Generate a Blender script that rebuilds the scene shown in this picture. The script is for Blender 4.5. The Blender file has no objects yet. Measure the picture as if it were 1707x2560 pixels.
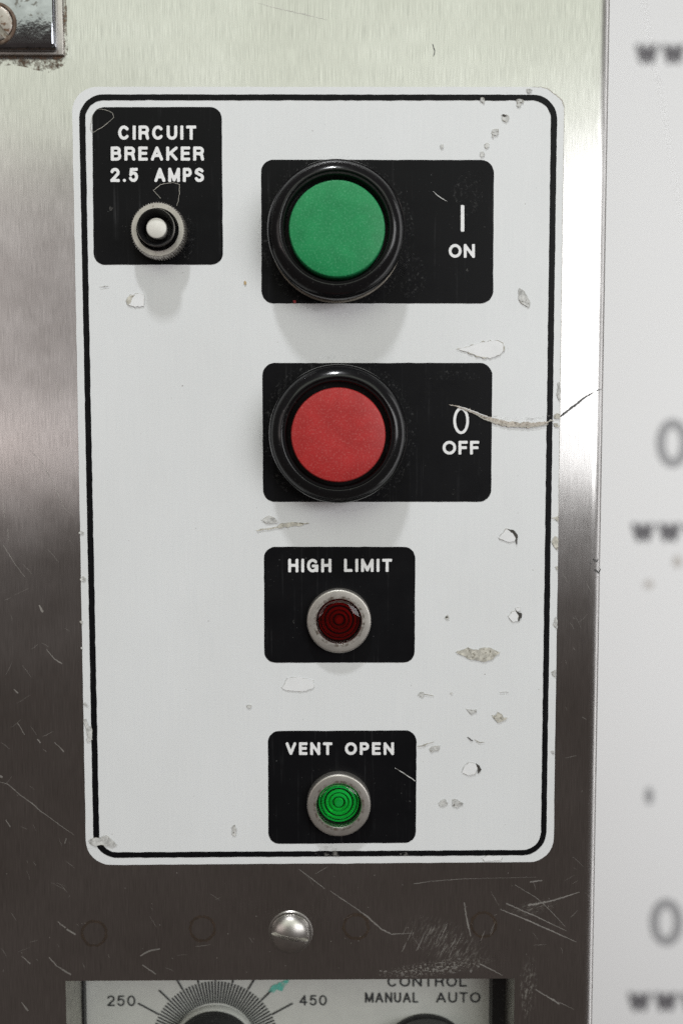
import bpy, bmesh, math, random
import numpy as np
from mathutils import Vector, Matrix

random.seed(7)
rng = np.random.default_rng(7)
scene = bpy.context.scene
COL = scene.collection

# ------------------------------------------------------------------ camera
# panel plane: world y = 0 facing -Y, x right, z up (Z0 = top-left corner of the sticker)
Z0 = 1.30
F, CX, CY = 2490.0, 853.5, 1280.0                       # photograph pixels
RM = np.array([[9.99959521e-01, 9.13487536e-04, -8.95107426e-03],
               [-1.53855205e-03, 9.97540520e-01, -7.00752690e-02],
               [8.86504639e-03, 7.00862041e-02, 9.97501546e-01]])
CP = np.array([0.07140716, 0.09748073, -0.28159835])     # camera in panel coordinates (x right, y down, z in)
SPX = 0.000112                                           # metres per photograph pixel on the panel


def w(p):
    return Vector((p[0], p[2], Z0 - p[1]))


cam_data = bpy.data.cameras.new('camera')
cam = bpy.data.objects.new('camera', cam_data)
COL.objects.link(cam)
right, up, back = w(RM[0]) - w((0, 0, 0)), w(-RM[1]) - w((0, 0, 0)), w(-RM[2]) - w((0, 0, 0))
m = Matrix((right, up, back)).transposed().to_4x4()
m.translation = w(CP)
cam.matrix_world = m
cam_data.sensor_fit = 'VERTICAL'
cam_data.sensor_height = 36.0
cam_data.sensor_width = 24.0
cam_data.lens = 36.0 * F / 2560.0
cam_data.clip_start = 0.01
cam_data.clip_end = 50.0
cam_data.dof.use_dof = True
cam_data.dof.focus_distance = 0.2795
cam_data.dof.aperture_fstop = 8.0
scene.camera = cam

# ------------------------------------------------------------------ world and lamps
world = bpy.data.worlds.new('World')
scene.world = world
world.use_nodes = True
bgn = world.node_tree.nodes['Background']
bgn.inputs['Color'].default_value = (1.0, 0.83, 0.75, 1)
bgn.inputs['Strength'].default_value = 0.068

scene.view_settings.view_transform = 'Standard'
scene.view_settings.look = 'None'
scene.view_settings.gamma = 1.0
scene.view_settings.exposure = 0.12
scene.cycles.use_denoising = False
scene.cycles.use_adaptive_sampling = False
scene.cycles.max_bounces = 10
PC = w((0.068, 0.11, 0.0))                               # middle of the panel


def lamp(name, az, el, dist, sx, sy, radiance, color=(1, 1, 1), spread=180):
    """A rectangular lamp that faces the panel from azimuth az (to the right) and elevation el, in degrees."""
    a, e = math.radians(az), math.radians(el)
    d = Vector((math.sin(a) * math.cos(e), -math.cos(a) * math.cos(e), math.sin(e)))
    ld = bpy.data.lights.new(name, 'AREA')
    ld.shape = 'RECTANGLE'
    ld.size, ld.size_y = sx, sy
    ld.energy = radiance * math.pi * sx * sy
    ld.color = color
    ld.spread = math.radians(spread)
    o = bpy.data.objects.new(name, ld)
    COL.objects.link(o)
    o.location = PC + d * dist
    o.rotation_euler = (-d).to_track_quat('-Z', 'Y').to_euler()
    return o


lamp('key_lamp', -7.0, 65.5, 1.5, 0.10, 0.10, 285.0, (0.96, 0.98, 1.0))
lamp('right_softbox', 36.0, 8.3, 1.6, 1.15, 0.60, 4.6, (0.985, 0.99, 1.0))
lamp('ceiling_softbox', 0.0, 36.0, 1.9, 2.6, 1.2, 1.12, (0.93, 1.0, 0.86))
lamp('left_softbox', -42.0, 8.0, 1.8, 1.1, 0.70, 1.0, (1.0, 0.90, 0.87))
lamp('pink_band_fill', -38.0, 0.4, 1.6, 0.9, 0.05, 2.6, (1.0, 0.86, 0.83))  # unseen thin light, added to give the pink band reflected in the left steel
bl = lamp('banner_fill', 60.0, -4.0, 0.9, 0.5, 1.5, 1.75, (0.99, 0.99, 1.0))
bl.location = (0.95, 0.14, Z0 - 0.24)                    # unseen fill added beside the cabinet to brighten only the banner
bl.rotation_euler = (Vector((0.27, 0.80, Z0 - 0.20)) - bl.location).to_track_quat('-Z', 'Y').to_euler()


# ------------------------------------------------------------------ pixel to place
def P(u, v, h=0.0):
    """Point on the plane h metres in front of the panel that shows at photograph pixel (u, v)."""
    d = RM.T @ np.array([(u - CX) / F, (v - CY) / F, 1.0])
    t = (-h - CP[2]) / d[2]
    return w(CP + d * t)


def mpp(u, v, h=0.0):
    return (P(u + 5, v, h) - P(u - 5, v, h)).length / 10


# ------------------------------------------------------------------ materials
def new_mat(name):
    mt = bpy.data.materials.new(name)
    mt.use_nodes = True
    nt = mt.node_tree
    return mt, nt, nt.nodes['Principled BSDF']


def N(nt, kind, **kw):
    n = nt.nodes.new(kind)
    for k, v in kw.items():
        if k in n.inputs.keys():
            n.inputs[k].default_value = v
        else:
            setattr(n, k, v)
    return n


def L(nt, a, b):
    nt.links.new(a, b)


def noise(nt, scale, detail=3.0, rough=0.55, stretch=(1, 1, 1), loc=(0, 0, 0)):
    geo = N(nt, 'ShaderNodeNewGeometry')
    mp = N(nt, 'ShaderNodeMapping')
    mp.inputs['Scale'].default_value = stretch
    mp.inputs['Location'].default_value = loc
    L(nt, geo.outputs['Position'], mp.inputs['Vector'])
    t = N(nt, 'ShaderNodeTexNoise')
    t.inputs['Scale'].default_value = scale
    t.inputs['Detail'].default_value = detail
    t.inputs['Roughness'].default_value = rough
    L(nt, mp.outputs['Vector'], t.inputs['Vector'])
    return t.outputs['Fac']


def ramp(nt, fac, stops):
    r = N(nt, 'ShaderNodeValToRGB')
    e = r.color_ramp.elements
    while len(e) < len(stops):
        e.new(0.5)
    for k, (p, c) in enumerate(stops):
        e[k].position = p
        e[k].color = c if len(c) == 4 else (*c, 1)
    L(nt, fac, r.inputs['Fac'])
    return r.outputs['Color']


def g(v):
    return (v, v, v, 1)


def mix(nt, fac, a, b, mode='MIX'):
    mx = N(nt, 'ShaderNodeMix', data_type='RGBA', blend_type=mode)
    for sock, val in ((mx.inputs['Factor'], fac), (mx.inputs[6], a), (mx.inputs[7], b)):
        if hasattr(val, 'is_linked'):
            L(nt, val, sock)
        else:
            sock.default_value = val
    return mx.outputs[2]


def bump(nt, bs, height, strength, dist):
    b = N(nt, 'ShaderNodeBump')
    b.inputs['Strength'].default_value = strength
    b.inputs['Distance'].default_value = dist
    L(nt, height, b.inputs['Height'])
    L(nt, b.outputs['Normal'], bs.inputs['Normal'])


def brushed_steel(name, base=0.60, rough=0.25):
    mt, nt, bs = new_mat(name)
    bs.inputs['Metallic'].default_value = 1.0
    s1 = noise(nt, 1.0, 3, 0.6, (8500, 800, 170))
    s2 = noise(nt, 1.0, 2, 0.5, (1700, 400, 45), (3, 1, 2))
    cl = noise(nt, 22, 4, 0.6)
    c1 = ramp(nt, s1, [(0.30, (base * .77, base * .762, base * .75)), (0.5, (base, base * .985, base * .965)), (0.72, (base * 1.24, base * 1.225, base * 1.21))])
    c2 = ramp(nt, s2, [(0.3, g(0.95)), (0.7, g(1.035))])
    c3 = ramp(nt, cl, [(0.3, (0.84, 0.835, 0.825)), (0.7, (1.04, 1.04, 1.04))])
    c = mix(nt, 1.0, c1, c2, 'MULTIPLY')
    c = mix(nt, 1.0, c, c3, 'MULTIPLY')
    L(nt, c, bs.inputs['Base Color'])
    r = ramp(nt, cl, [(0.3, g(rough * 0.85)), (0.7, g(rough * 1.18))])
    L(nt, r, bs.inputs['Roughness'])
    bs.inputs['Anisotropic'].default_value = 0.9
    tv = N(nt, 'ShaderNodeCombineXYZ')
    tv.inputs[0].default_value = 1.0
    L(nt, tv.outputs[0], bs.inputs['Tangent'])
    bump(nt, bs, s1, 0.10, 0.00003)
    return mt


def simple(name, col, rough=0.4, metal=0.0, speck=None, bumpy=None, vary=0.0, spec=0.5, coat=0.0, vs=260):
    mt, nt, bs = new_mat(name)
    bs.inputs['Metallic'].default_value = metal
    bs.inputs['Roughness'].default_value = rough
    bs.inputs['Specular IOR Level'].default_value = spec
    bs.inputs['Coat Weight'].default_value = coat
    base = (*col, 1)
    out = None
    if vary:
        f = noise(nt, vs, 4, 0.65)
        out = ramp(nt, f, [(0.3, tuple(x * (1 - vary) for x in col)), (0.7, tuple(min(1, x * (1 + vary)) for x in col))])
    if speck:
        sc, lo, hi, c2 = speck
        f = noise(nt, sc, 2, 0.5, (1, 1, 1), (5, 3, 1))
        fm = ramp(nt, f, [(lo, g(0)), (hi, g(1))])
        out = mix(nt, fm, out if out is not None else base, (*c2, 1))
    if out is not None:
        L(nt, out, bs.inputs['Base Color'])
    else:
        bs.inputs['Base Color'].default_value = base
    if bumpy:
        bump(nt, bs, noise(nt, bumpy[0], 3, 0.6), bumpy[1], bumpy[2])
    return mt


M = {}
M['steel'] = brushed_steel('brushed_steel')
M['wall_steel'] = simple('folded_edge_steel', (0.50, 0.49, 0.45), 0.42, 1.0, vary=0.15)
M['scratch'] = simple('bare_scratch', (0.62, 0.60, 0.57), 0.55, 0.75, vary=0.25)
M['faint_scratch'] = simple('faint_scratch', (0.60, 0.58, 0.55), 0.6, 0.7, vary=0.25)
M['scratch'].node_tree.nodes['Principled BSDF'].inputs['Alpha'].default_value = 0.45
M['faint_scratch'].node_tree.nodes['Principled BSDF'].inputs['Alpha'].default_value = 0.28
M['scratch_dark'] = simple('deep_scratch', (0.10, 0.10, 0.10), 0.5, 0.6, vary=0.3)
M['stain'] = simple('water_stain', (0.30, 0.21, 0.13), 0.32, 1.0, vary=0.3)
M['stain'].node_tree.nodes['Principled BSDF'].inputs['Alpha'].default_value = 0.30


def white_vinyl():
    mt, nt, bs = new_mat('white_vinyl')
    s = noise(nt, 1.0, 2, 0.5, (2500, 500, 60))
    c1 = ramp(nt, s, [(0.3, (0.785, 0.80, 0.818)), (0.7, (0.81, 0.822, 0.838))])
    d = noise(nt, 900, 2, 0.5, (1, 1, 1), (1, 7, 3))
    dm = ramp(nt, d, [(0.765, g(0)), (0.80, g(0.75))])
    sm_ = ramp(nt, noise(nt, 16, 5, 0.6, (1, 1, 0.6), (4, 1, 2)), [(0.35, (0.955, 0.953, 0.948)), (0.65, (1, 1, 1))])
    c1 = mix(nt, 1.0, c1, sm_, 'MULTIPLY')
    L(nt, mix(nt, dm, c1, (0.25, 0.23, 0.2, 1)), bs.inputs['Base Color'])
    L(nt, ramp(nt, noise(nt, 45, 5, 0.65), [(0.35, g(0.26)), (0.65, g(0.42))]), bs.inputs['Roughness'])
    bs.inputs['Specular IOR Level'].default_value = 0.4
    bump(nt, bs, noise(nt, 60, 3, 0.5), 0.12, 0.0006)
    return mt


def black_print():
    mt, nt, bs = new_mat('black_print')
    streak = noise(nt, 1.0, 3, 0.6, (900, 100, 25))
    cl = noise(nt, 70, 4, 0.65, (1, 1, 1), (2, 2, 9))
    sp = noise(nt, 1500, 2, 0.5)
    a = ramp(nt, streak, [(0.58, g(0)), (0.80, g(0.5))])
    b = ramp(nt, cl, [(0.42, g(0)), (0.72, g(1))])
    ab = mix(nt, 1.0, a, b, 'MULTIPLY')
    c = mix(nt, ab, (0.005, 0.005, 0.006, 1), (0.10, 0.10, 0.105, 1))
    s = ramp(nt, sp, [(0.735, g(0)), (0.79, g(0.7))])
    sb = mix(nt, 1.0, s, b, 'MULTIPLY')
    L(nt, mix(nt, sb, c, (0.30, 0.30, 0.30, 1)), bs.inputs['Base Color'])
    L(nt, ramp(nt, cl, [(0.3, g(0.30)), (0.75, g(0.48))]), bs.inputs['Roughness'])
    bs.inputs['Specular IOR Level'].default_value = 0.12
    return mt


M['vinyl'] = white_vinyl()
M['black'] = black_print()
M['white_ink'] = simple('white_ink', (0.86, 0.86, 0.87), 0.4, vary=0.05)
M['grey_ink'] = simple('dark_grey_ink', (0.035, 0.037, 0.04), 0.5)
M['chip_dirt'] = simple('exposed_backing', (0.55, 0.53, 0.47), 0.6, speck=(1500, 0.58, 0.70, (0.20, 0.18, 0.14)), vary=0.38, vs=620)
M['chip_grey'] = simple('scuffed_vinyl', (0.56, 0.56, 0.55), 0.5, speck=(1500, 0.60, 0.72, (0.14, 0.13, 0.11)), vary=0.42, vs=700)
M['chip_white'] = simple('clean_backing', (0.84, 0.845, 0.86), 0.35, vary=0.04)
M['chip_edge'] = simple('dirty_chip_edge', (0.47, 0.45, 0.40), 0.6, vary=0.4)
M['dark_dirt'] = simple('dark_dirt', (0.05, 0.045, 0.04), 0.7, vary=0.3)
M['tear'] = simple('torn_vinyl_fibre', (0.56, 0.51, 0.45), 0.7, speck=(2200, 0.5, 0.65, (0.30, 0.26, 0.22)), vary=0.2, bumpy=(2500, 0.5, 0.0003))
M['green_cap'] = simple('green_plastic', (0.012, 0.25, 0.083), 0.42, spec=0.3, speck=(2000, 0.52, 0.80, (0.08, 0.37, 0.18)), bumpy=(3500, 0.25, 0.00008), vary=0.12)
M['red_cap'] = simple('red_plastic', (0.41, 0.026, 0.026), 0.42, spec=0.3, speck=(2000, 0.52, 0.80, (0.48, 0.11, 0.10)), bumpy=(3500, 0.25, 0.00008), vary=0.12)
M['gloss_black'] = simple('glossy_black_plastic', (0.008, 0.008, 0.009), 0.17, speck=(1400, 0.68, 0.80, (0.07, 0.07, 0.07)), spec=0.42, bumpy=(160, 0.1, 0.0006))
M['matt_black'] = simple('matt_black_plastic', (0.014, 0.014, 0.015), 0.45, speck=(1300, 0.64, 0.78, (0.10, 0.10, 0.10)))
M['gasket'] = simple('tan_gasket', (0.34, 0.31, 0.26), 0.7, vary=0.25)
M['nickel'] = simple('dull_nickel', (0.54, 0.515, 0.48), 0.48, 1.0, speck=(1300, 0.66, 0.78, (0.26, 0.22, 0.18)), vary=0.12)
M['white_knob'] = simple('ivory_plastic', (0.76, 0.74, 0.69), 0.4, vary=0.04)
M['screw_steel'] = simple('polished_screw_steel', (0.50, 0.48, 0.455), 0.36, 1.0, vary=0.15)
M['old_screw'] = simple('tarnished_screw', (0.36, 0.33, 0.30), 0.5, 1.0, speck=(900, 0.5, 0.65, (0.16, 0.10, 0.07)), vary=0.2)
M['chrome'] = simple('pitted_chrome', (0.36, 0.37, 0.40), 0.12, 1.0, speck=(520, 0.62, 0.70, (0.16, 0.15, 0.15)), vary=0.2, bumpy=(220, 0.2, 0.0005))
M['rust'] = simple('rusty_rim', (0.13, 0.085, 0.06), 0.8, 0.2, speck=(700, 0.5, 0.7, (0.22, 0.17, 0.13)), vary=0.4)
M['plate'] = simple('pale_instrument_plate', (0.60, 0.61, 0.58), 0.35, vary=0.04)
M['teal'] = simple('teal_paint', (0.10, 0.52, 0.42), 0.5, vary=0.2)
M['backdrop'] = simple('white_banner', (0.80, 0.80, 0.805), 0.7, vary=0.02)
M['banner_grey'] = simple('banner_grey_print', (0.33, 0.33, 0.34), 0.7)
M['banner_dark'] = simple('banner_dark_print', (0.13, 0.125, 0.135), 0.7)
M['banner_tan'] = simple('banner_tan_print', (0.52, 0.49, 0.46), 0.7)
M['red_speck'] = simple('red_paint_fleck', (0.30, 0.01, 0.015), 0.5)
M['tan_speck'] = simple('tan_grease_fleck', (0.45, 0.32, 0.16), 0.6, vary=0.3)


def lens_mat(name, col):
    """Clear tinted plastic: lets the coloured reflector show through and mirrors the lamps at its surface."""
    mt, nt, bs = new_mat(name)
    nt.nodes.remove(bs)
    tr = N(nt, 'ShaderNodeBsdfTransparent')
    tr.inputs['Color'].default_value = (*col, 1)
    gl = N(nt, 'ShaderNodeBsdfGlossy')
    gl.inputs['Roughness'].default_value = 0.06
    fr = N(nt, 'ShaderNodeFresnel')
    fr.inputs['IOR'].default_value = 1.45
    mx = N(nt, 'ShaderNodeMixShader')
    L(nt, fr.outputs[0], mx.inputs[0])
    L(nt, tr.outputs[0], mx.inputs[1])
    L(nt, gl.outputs[0], mx.inputs[2])
    L(nt, mx.outputs[0], nt.nodes['Material Output'].inputs['Surface'])
    return mt


M['red_lens'] = lens_mat('red_lens', (0.93, 0.45, 0.42))
M['green_lens'] = lens_mat('green_lens', (0.80, 1.0, 0.85))
M['red_refl'] = simple('red_reflector', (0.32, 0.008, 0.008), 0.18, 0.5)
M['green_refl'] = simple('green_reflector', (0.03, 0.80, 0.19), 0.2, 0.35)


def decal(name, c1, c2, scale, lo, hi, amax=0.85):
    """A see-through film of dirt whose cover follows a noise."""
    mt, nt, bs = new_mat(name)
    f = noise(nt, scale, 5, 0.7)
    L(nt, ramp(nt, noise(nt, scale * 2.2, 3, 0.6), [(0.35, c1), (0.65, c2)]), bs.inputs['Base Color'])
    L(nt, ramp(nt, f, [(lo, g(0)), (hi, g(amax))]), bs.inputs['Alpha'])
    bs.inputs['Roughness'].default_value = 0.75
    return mt


M['rust_film'] = decal('rust_film', (0.20, 0.11, 0.06), (0.10, 0.08, 0.06), 420, 0.44, 0.62)
M['grime_film'] = decal('grime_film', (0.13, 0.09, 0.06), (0.07, 0.06, 0.05), 800, 0.46, 0.66, 0.8)
M['teal_film'] = decal('teal_film', (0.08, 0.50, 0.40), (0.16, 0.60, 0.50), 500, 0.30, 0.55, 0.85)
M['dust_film'] = decal('dust_film', (0.30, 0.30, 0.30), (0.2, 0.2, 0.2), 1300, 0.55, 0.85, 0.35)
M['scuff_film'] = decal('scuff_film', (0.42, 0.41, 0.39), (0.30, 0.29, 0.27), 600, 0.50, 0.75)


# ------------------------------------------------------------------ object helpers
def thing(name, label, cat, loc, group=None):
    o = bpy.data.objects.new(name, None)
    o.empty_display_size = 0.01
    COL.objects.link(o)
    o.location = loc
    o['label'] = label
    o['category'] = cat
    if group:
        o['group'] = group
    return o


def origin(parent):
    v = Vector((0, 0, 0))
    while parent is not None:
        v += parent.location
        parent = parent.parent
    return v


def mesh(name, verts, faces, mats, parent=None, smooth=False, fmat=None):
    o0 = origin(parent)
    me = bpy.data.meshes.new(name)
    me.from_pydata([tuple(Vector(v) - o0) for v in verts], [], faces)
    for mm in (mats if isinstance(mats, (list, tuple)) else [mats]):
        me.materials.append(mm)
    if fmat:
        me.polygons.foreach_set('material_index', fmat)
    if smooth is True:
        me.polygons.foreach_set('use_smooth', [True] * len(me.polygons))
    elif smooth:
        me.polygons.foreach_set('use_smooth', smooth)
    me.update()
    o = bpy.data.objects.new(name, me)
    COL.objects.link(o)
    o.parent = parent
    return o


def orient(verts, faces):
    """Turn flat sheets so that they face the camera (-Y)."""
    out = []
    for f in faces:
        a, b, c = (Vector(verts[i]) for i in f[:3])
        nrm = Vector((0, 0, 0))
        for i in range(len(f)):
            p, q = Vector(verts[f[i]]), Vector(verts[f[(i + 1) % len(f)]])
            nrm += p.cross(q)
        out.append(tuple(reversed(f)) if nrm.y > 0 else tuple(f))
    return out


def lathe(name, c, prof, mat, parent, n=96, teeth=0, depth=0.0, smooth=True):
    """Turn a profile of (radius, height) about the axis through c that points to the viewer."""
    verts, faces = [], []
    for (r, h) in prof:
        for k in range(n):
            a = 2 * math.pi * k / n
            rr = r
            if teeth and r > depth[1]:
                rr = r - depth[0] * (0.5 + 0.5 * math.cos(a * teeth))
            verts.append((c[0] + rr * math.cos(a), c[1] - h, c[2] + rr * math.sin(a)))
    for i in range(len(prof) - 1):
        for k in range(n):
            k2 = (k + 1) % n
            faces.append((i * n + k, i * n + k2, (i + 1) * n + k2, (i + 1) * n + k))
    if prof[-1][0] > 1e-6:
        pass
    if prof[-1][0] <= 2e-5:
        faces.append(tuple(range((len(prof) - 1) * n, len(prof) * n)))
    bm = bmesh.new()
    bv = [bm.verts.new(v) for v in verts]
    for f in faces:
        bm.faces.new([bv[i] for i in f])
    bmesh.ops.recalc_face_normals(bm, faces=bm.faces)
    me = bpy.data.meshes.new(name)
    o0 = origin(parent)
    bmesh.ops.translate(bm, verts=bm.verts, vec=-o0)
    bm.to_mesh(me)
    bm.free()
    # outward facing: the widest ring's faces should look away from the axis or to the viewer
    tot = sum(p.normal.y * p.area for p in me.polygons)
    if tot > 0:
        me.flip_normals()
    me.materials.append(mat)
    me.polygons.foreach_set('use_smooth', [smooth] * len(me.polygons))
    o = bpy.data.objects.new(name, me)
    COL.objects.link(o)
    o.parent = parent
    if smooth:
        me.set_sharp_from_angle(angle=math.radians(38))
    return o


def rounded(quad, rads, n=8):
    """Rounded outline of a pixel quad given as TL, TR, BR, BL; rads may be one number or four."""
    if not isinstance(rads, (list, tuple)):
        rads = [rads] * 4
    pts = []
    q = [np.array(p, float) for p in quad]
    for i in range(4):
        p, a, b = q[i], q[i - 1], q[(i + 1) % 4]
        da, db = (a - p) / np.linalg.norm(a - p), (b - p) / np.linalg.norm(b - p)
        r = rads[i]
        s, e = p + da * r, p + db * r
        ctr = p + (da + db) * r
        a0 = math.atan2(*(s - ctr)[::-1])
        a1 = math.atan2(*(e - ctr)[::-1])
        while a1 - a0 > math.pi:
            a1 -= 2 * math.pi
        while a1 - a0 < -math.pi:
            a1 += 2 * math.pi
        for k in range(n + 1):
            t = a0 + (a1 - a0) * k / n
            pts.append(ctr + r * np.array([math.cos(t), math.sin(t)]))
    return pts


def densify(pts, step, jit=0.0, closed=True):
    out = []
    m_ = len(pts)
    for i in range(m_ if closed else m_ - 1):
        a, b = np.array(pts[i], float), np.array(pts[(i + 1) % m_], float)
        k = max(1, int(np.linalg.norm(b - a) / step))
        for j in range(k):
            p = a + (b - a) * j / k
            out.append(p + rng.normal(0, jit, 2) if jit else p)
    if not closed:
        out.append(np.array(pts[-1], float))
    return out


def sheet(name, pts, h0, h1, mat, parent, edge=True):
    """A thin sheet with the pixel outline pts whose face lies h1 and whose foot lies h0 in front of the panel."""
    n = len(pts)
    top = [P(u, v, h1) for u, v in pts]
    verts = list(top)
    faces = orient(verts, [tuple(range(n))])
    if edge:
        verts += [Vector((t.x, -h0, t.z)) for t in top]
        for i in range(n):
            j = (i + 1) % n
            faces.append((i, j, n + j, n + i))
    return mesh(name, verts, faces, mat, parent)


def ribbon(name, pts, widths, h, mat, parent, step=4.0, jit=0.35, build=True):
    """A flat tapering stroke along pixel points."""
    P0 = densify(pts, step, 0, False)
    n = len(P0)
    P0 = np.array(P0)
    if jit:
        P0[1:-1] += rng.normal(0, jit, (n - 2, 2)) if n > 2 else 0
    d = np.gradient(P0, axis=0)
    d /= np.linalg.norm(d, axis=1)[:, None] + 1e-9
    nrm = np.stack([-d[:, 1], d[:, 0]], 1)
    ws = np.interp(np.linspace(0, 1, n), np.linspace(0, 1, len(widths)), widths) / 2
    if jit:
        ws = ws * rng.uniform(0.7, 1.3, n)
    verts = [P(*(P0[i] + nrm[i] * ws[i]), h) for i in range(n)] + [P(*(P0[i] - nrm[i] * ws[i]), h) for i in range(n)]
    faces = orient(verts, [(i, i + 1, n + i + 1, n + i) for i in range(n - 1)])
    if not build:
        return verts, faces
    return mesh(name, verts, faces, mat, parent)


def blob_pts(u, v, rx, ry, n=9, rough_=0.35):
    return [(u + rx * math.cos(2 * math.pi * k / n) * random.uniform(1 - rough_, 1 + rough_ * .4),
             v + ry * math.sin(2 * math.pi * k / n) * random.uniform(1 - rough_, 1 + rough_ * .4)) for k in range(n)]


# ------------------------------------------------------------------ stroke lettering
def arc(cx, cy, rx, ry, a0, a1, n=14):
    return [(cx + rx * math.cos(math.radians(a0 + (a1 - a0) * k / n)), cy + ry * math.sin(math.radians(a0 + (a1 - a0) * k / n))) for k in range(n + 1)]


# centre lines in a unit box, y up; (relative width, strokes)
GLYPH = {
    'A': (0.84, [[(0, 0), (.5, 1), (1, 0)], [(.2, .33), (.8, .33)]]),
    'B': (0.72, [[(0, .53), (0, 1), (.6, 1)] + arc(.6, .765, .33, .235, 90, -90) + [(0, .53), (0, 0), (.6, 0)] + arc(.62, .265, .38, .265, -90, 90) + [(.0, .53)]]),
    'C': (0.80, [arc(.5, .5, .5, .5, 42, 318, 30)]),
    'E': (0.64, [[(1, 1), (0, 1), (0, 0), (1, 0)], [(0, .52), (.9, .52)]]),
    'F': (0.60, [[(1, 1), (0, 1), (0, 0)], [(0, .50), (.88, .50)]]),
    'G': (0.82, [arc(.5, .5, .5, .5, 42, 330, 30) + [(1, .46), (.58, .46)], [(1, .46), (1, 0.03)]]),
    'H': (0.74, [[(0, 0), (0, 1)], [(1, 0), (1, 1)], [(0, .52), (1, .52)]]),
    'I': (0.20, [[(.5, 0), (.5, 1)]]),
    'K': (0.78, [[(0, 0), (0, 1)], [(1, 1), (0, .36)], [(.33, .58), (1, 0)]]),
    'L': (0.60, [[(0, 1), (0, 0), (1, 0)]]),
    'M': (0.90, [[(0, 0), (0, 1), (.5, .05), (1, 1), (1, 0)]]),
    'N': (0.76, [[(0, 0), (0, 1), (1, 0), (1, 1)]]),
    'O': (0.88, [arc(.5, .5, .5, .5, 0, 360, 36)]),
    'P': (0.68, [[(0, 0), (0, 1), (.6, 1)] + arc(.62, .73, .38, .27, 90, -90) + [(0, .46)]]),
    'R': (0.74, [[(0, 0), (0, 1), (.6, 1)] + arc(.62, .75, .36, .25, 90, -90) + [(0, .5)], [(.58, .5), (.88, .38), (.94, .15), (1, 0)]]),
    'S': (0.72, [arc(.5, .76, .47, .24, 25, 200, 14) + arc(.5, .26, .5, .26, 75, -90, 12) + arc(.5, .26, .5, .26, -90, -160, 6)]),
    'T': (0.70, [[(0, 1), (1, 1)], [(.5, 1), (.5, 0)]]),
    'U': (0.74, [[(0, 1), (0, .36)] + arc(.5, .36, .5, .36, 180, 360) + [(1, 1)]]),
    'V': (0.80, [[(0, 1), (.5, 0), (1, 1)]]),
    'W': (1.20, [[(0, 1), (.25, 0), (.5, .95), (.75, 0), (1, 1)]]),
    '0': (0.66, [arc(.5, .5, .5, .5, 0, 360, 36)]),
    '2': (0.62, [arc(.5, .72, .48, .28, 165, -30, 14) + [(0, 0), (1, 0)]]),
    '4': (0.68, [[(.72, 0), (.72, 1), (0, .28), (1, .28)]]),
    '5': (0.62, [[(.92, 1), (.18, 1), (.06, .52)] + arc(.48, .34, .5, .34, 130, -155, 18)]),
    '.': (0.18, [[(.5, 0), (.5, 0.01)]]),
}


def lettering(name, lines, h, mat, parent, step=1.3, rag=0.35):
    """lines: (text, left, right, top, bottom, stroke) in photograph pixels; drawn as one print."""
    verts, faces, index = [], [], {}
    for ln, (txt, x0, x1, y0, y1, sw) in enumerate(lines):
        H = y1 - y0
        gaps = (0.15 if txt in ('ON', 'OFF') else 0.21) * H
        wid = [GLYPH[c][0] * H if c != ' ' else 0.5 * H for c in txt]
        tot = sum(wid) + gaps * (len(txt) - 1)
        kx = (x1 - x0) / tot if len(txt) > 1 or GLYPH[txt][0] > 0.25 else 1.0
        segs = []
        x = x0
        for c, wd in zip(txt, wid):
            if c != ' ':
                bw = max(wd * kx - sw, 0.01)
                for st in GLYPH[c][1]:
                    q = [(x + sw / 2 + px * bw, y1 - sw / 2 - py * (H - sw)) for px, py in st]
                    segs += list(zip(q[:-1], q[1:]))
            x += (wd + gaps) * kx
        gx = np.arange(x0 - 4, x1 + 4, step)
        gy = np.arange(y0 - 4, y1 + 4, step)
        X, Y = np.meshgrid(gx, gy)
        D = np.full(X.shape, 1e9)
        for (a, b), (c, d) in segs:
            dx, dy = c - a, d - b
            t = np.clip(((X - a) * dx + (Y - b) * dy) / (dx * dx + dy * dy + 1e-9), 0, 1)
            if min(abs(dx), abs(dy)) < 0.01 and max(abs(dx), abs(dy)) > 0.22 * H:      # straight bars end square
                rr = 0.28 * sw
                qx = np.abs(X - (a + c) / 2) - abs(dx) / 2 - sw / 2 + rr
                qy = np.abs(Y - (b + d) / 2) - abs(dy) / 2 - sw / 2 + rr
                bd = np.hypot(np.maximum(qx, 0), np.maximum(qy, 0)) + np.minimum(np.maximum(qx, qy), 0) - rr
                D = np.minimum(D, bd + sw / 2)
            D = np.minimum(D, np.hypot(X - a - t * dx, Y - b - t * dy))
        S = sw / 2 - D + rng.normal(0, rag, D.shape) * 0.5
        ny, nx = S.shape
        ii = np.argwhere(np.maximum.reduce([S[:-1, :-1], S[1:, :-1], S[:-1, 1:], S[1:, 1:]]) > 0)

        def vid(key, u, v):
            if key not in index:
                index[key] = len(verts)
                verts.append(P(u, v, h))
            return index[key]
        for j, i in ii:
            cs = [(j, i), (j, i + 1), (j + 1, i + 1), (j + 1, i)]
            poly = []
            for k in range(4):
                a, b = cs[k], cs[(k + 1) % 4]
                sa, sb = S[a], S[b]
                if sa > 0:
                    poly.append(vid((ln, a), gx[a[1]], gy[a[0]]))
                if (sa > 0) != (sb > 0):
                    t = sa / (sa - sb)
                    poly.append(vid((ln, min(a, b), max(a, b)), gx[a[1]] + (gx[b[1]] - gx[a[1]]) * t, gy[a[0]] + (gy[b[0]] - gy[a[0]]) * t))
            if len(poly) >= 3:
                faces.append(tuple(poly))
    return mesh(name, verts, orient(verts, faces), mat, parent)


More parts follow.
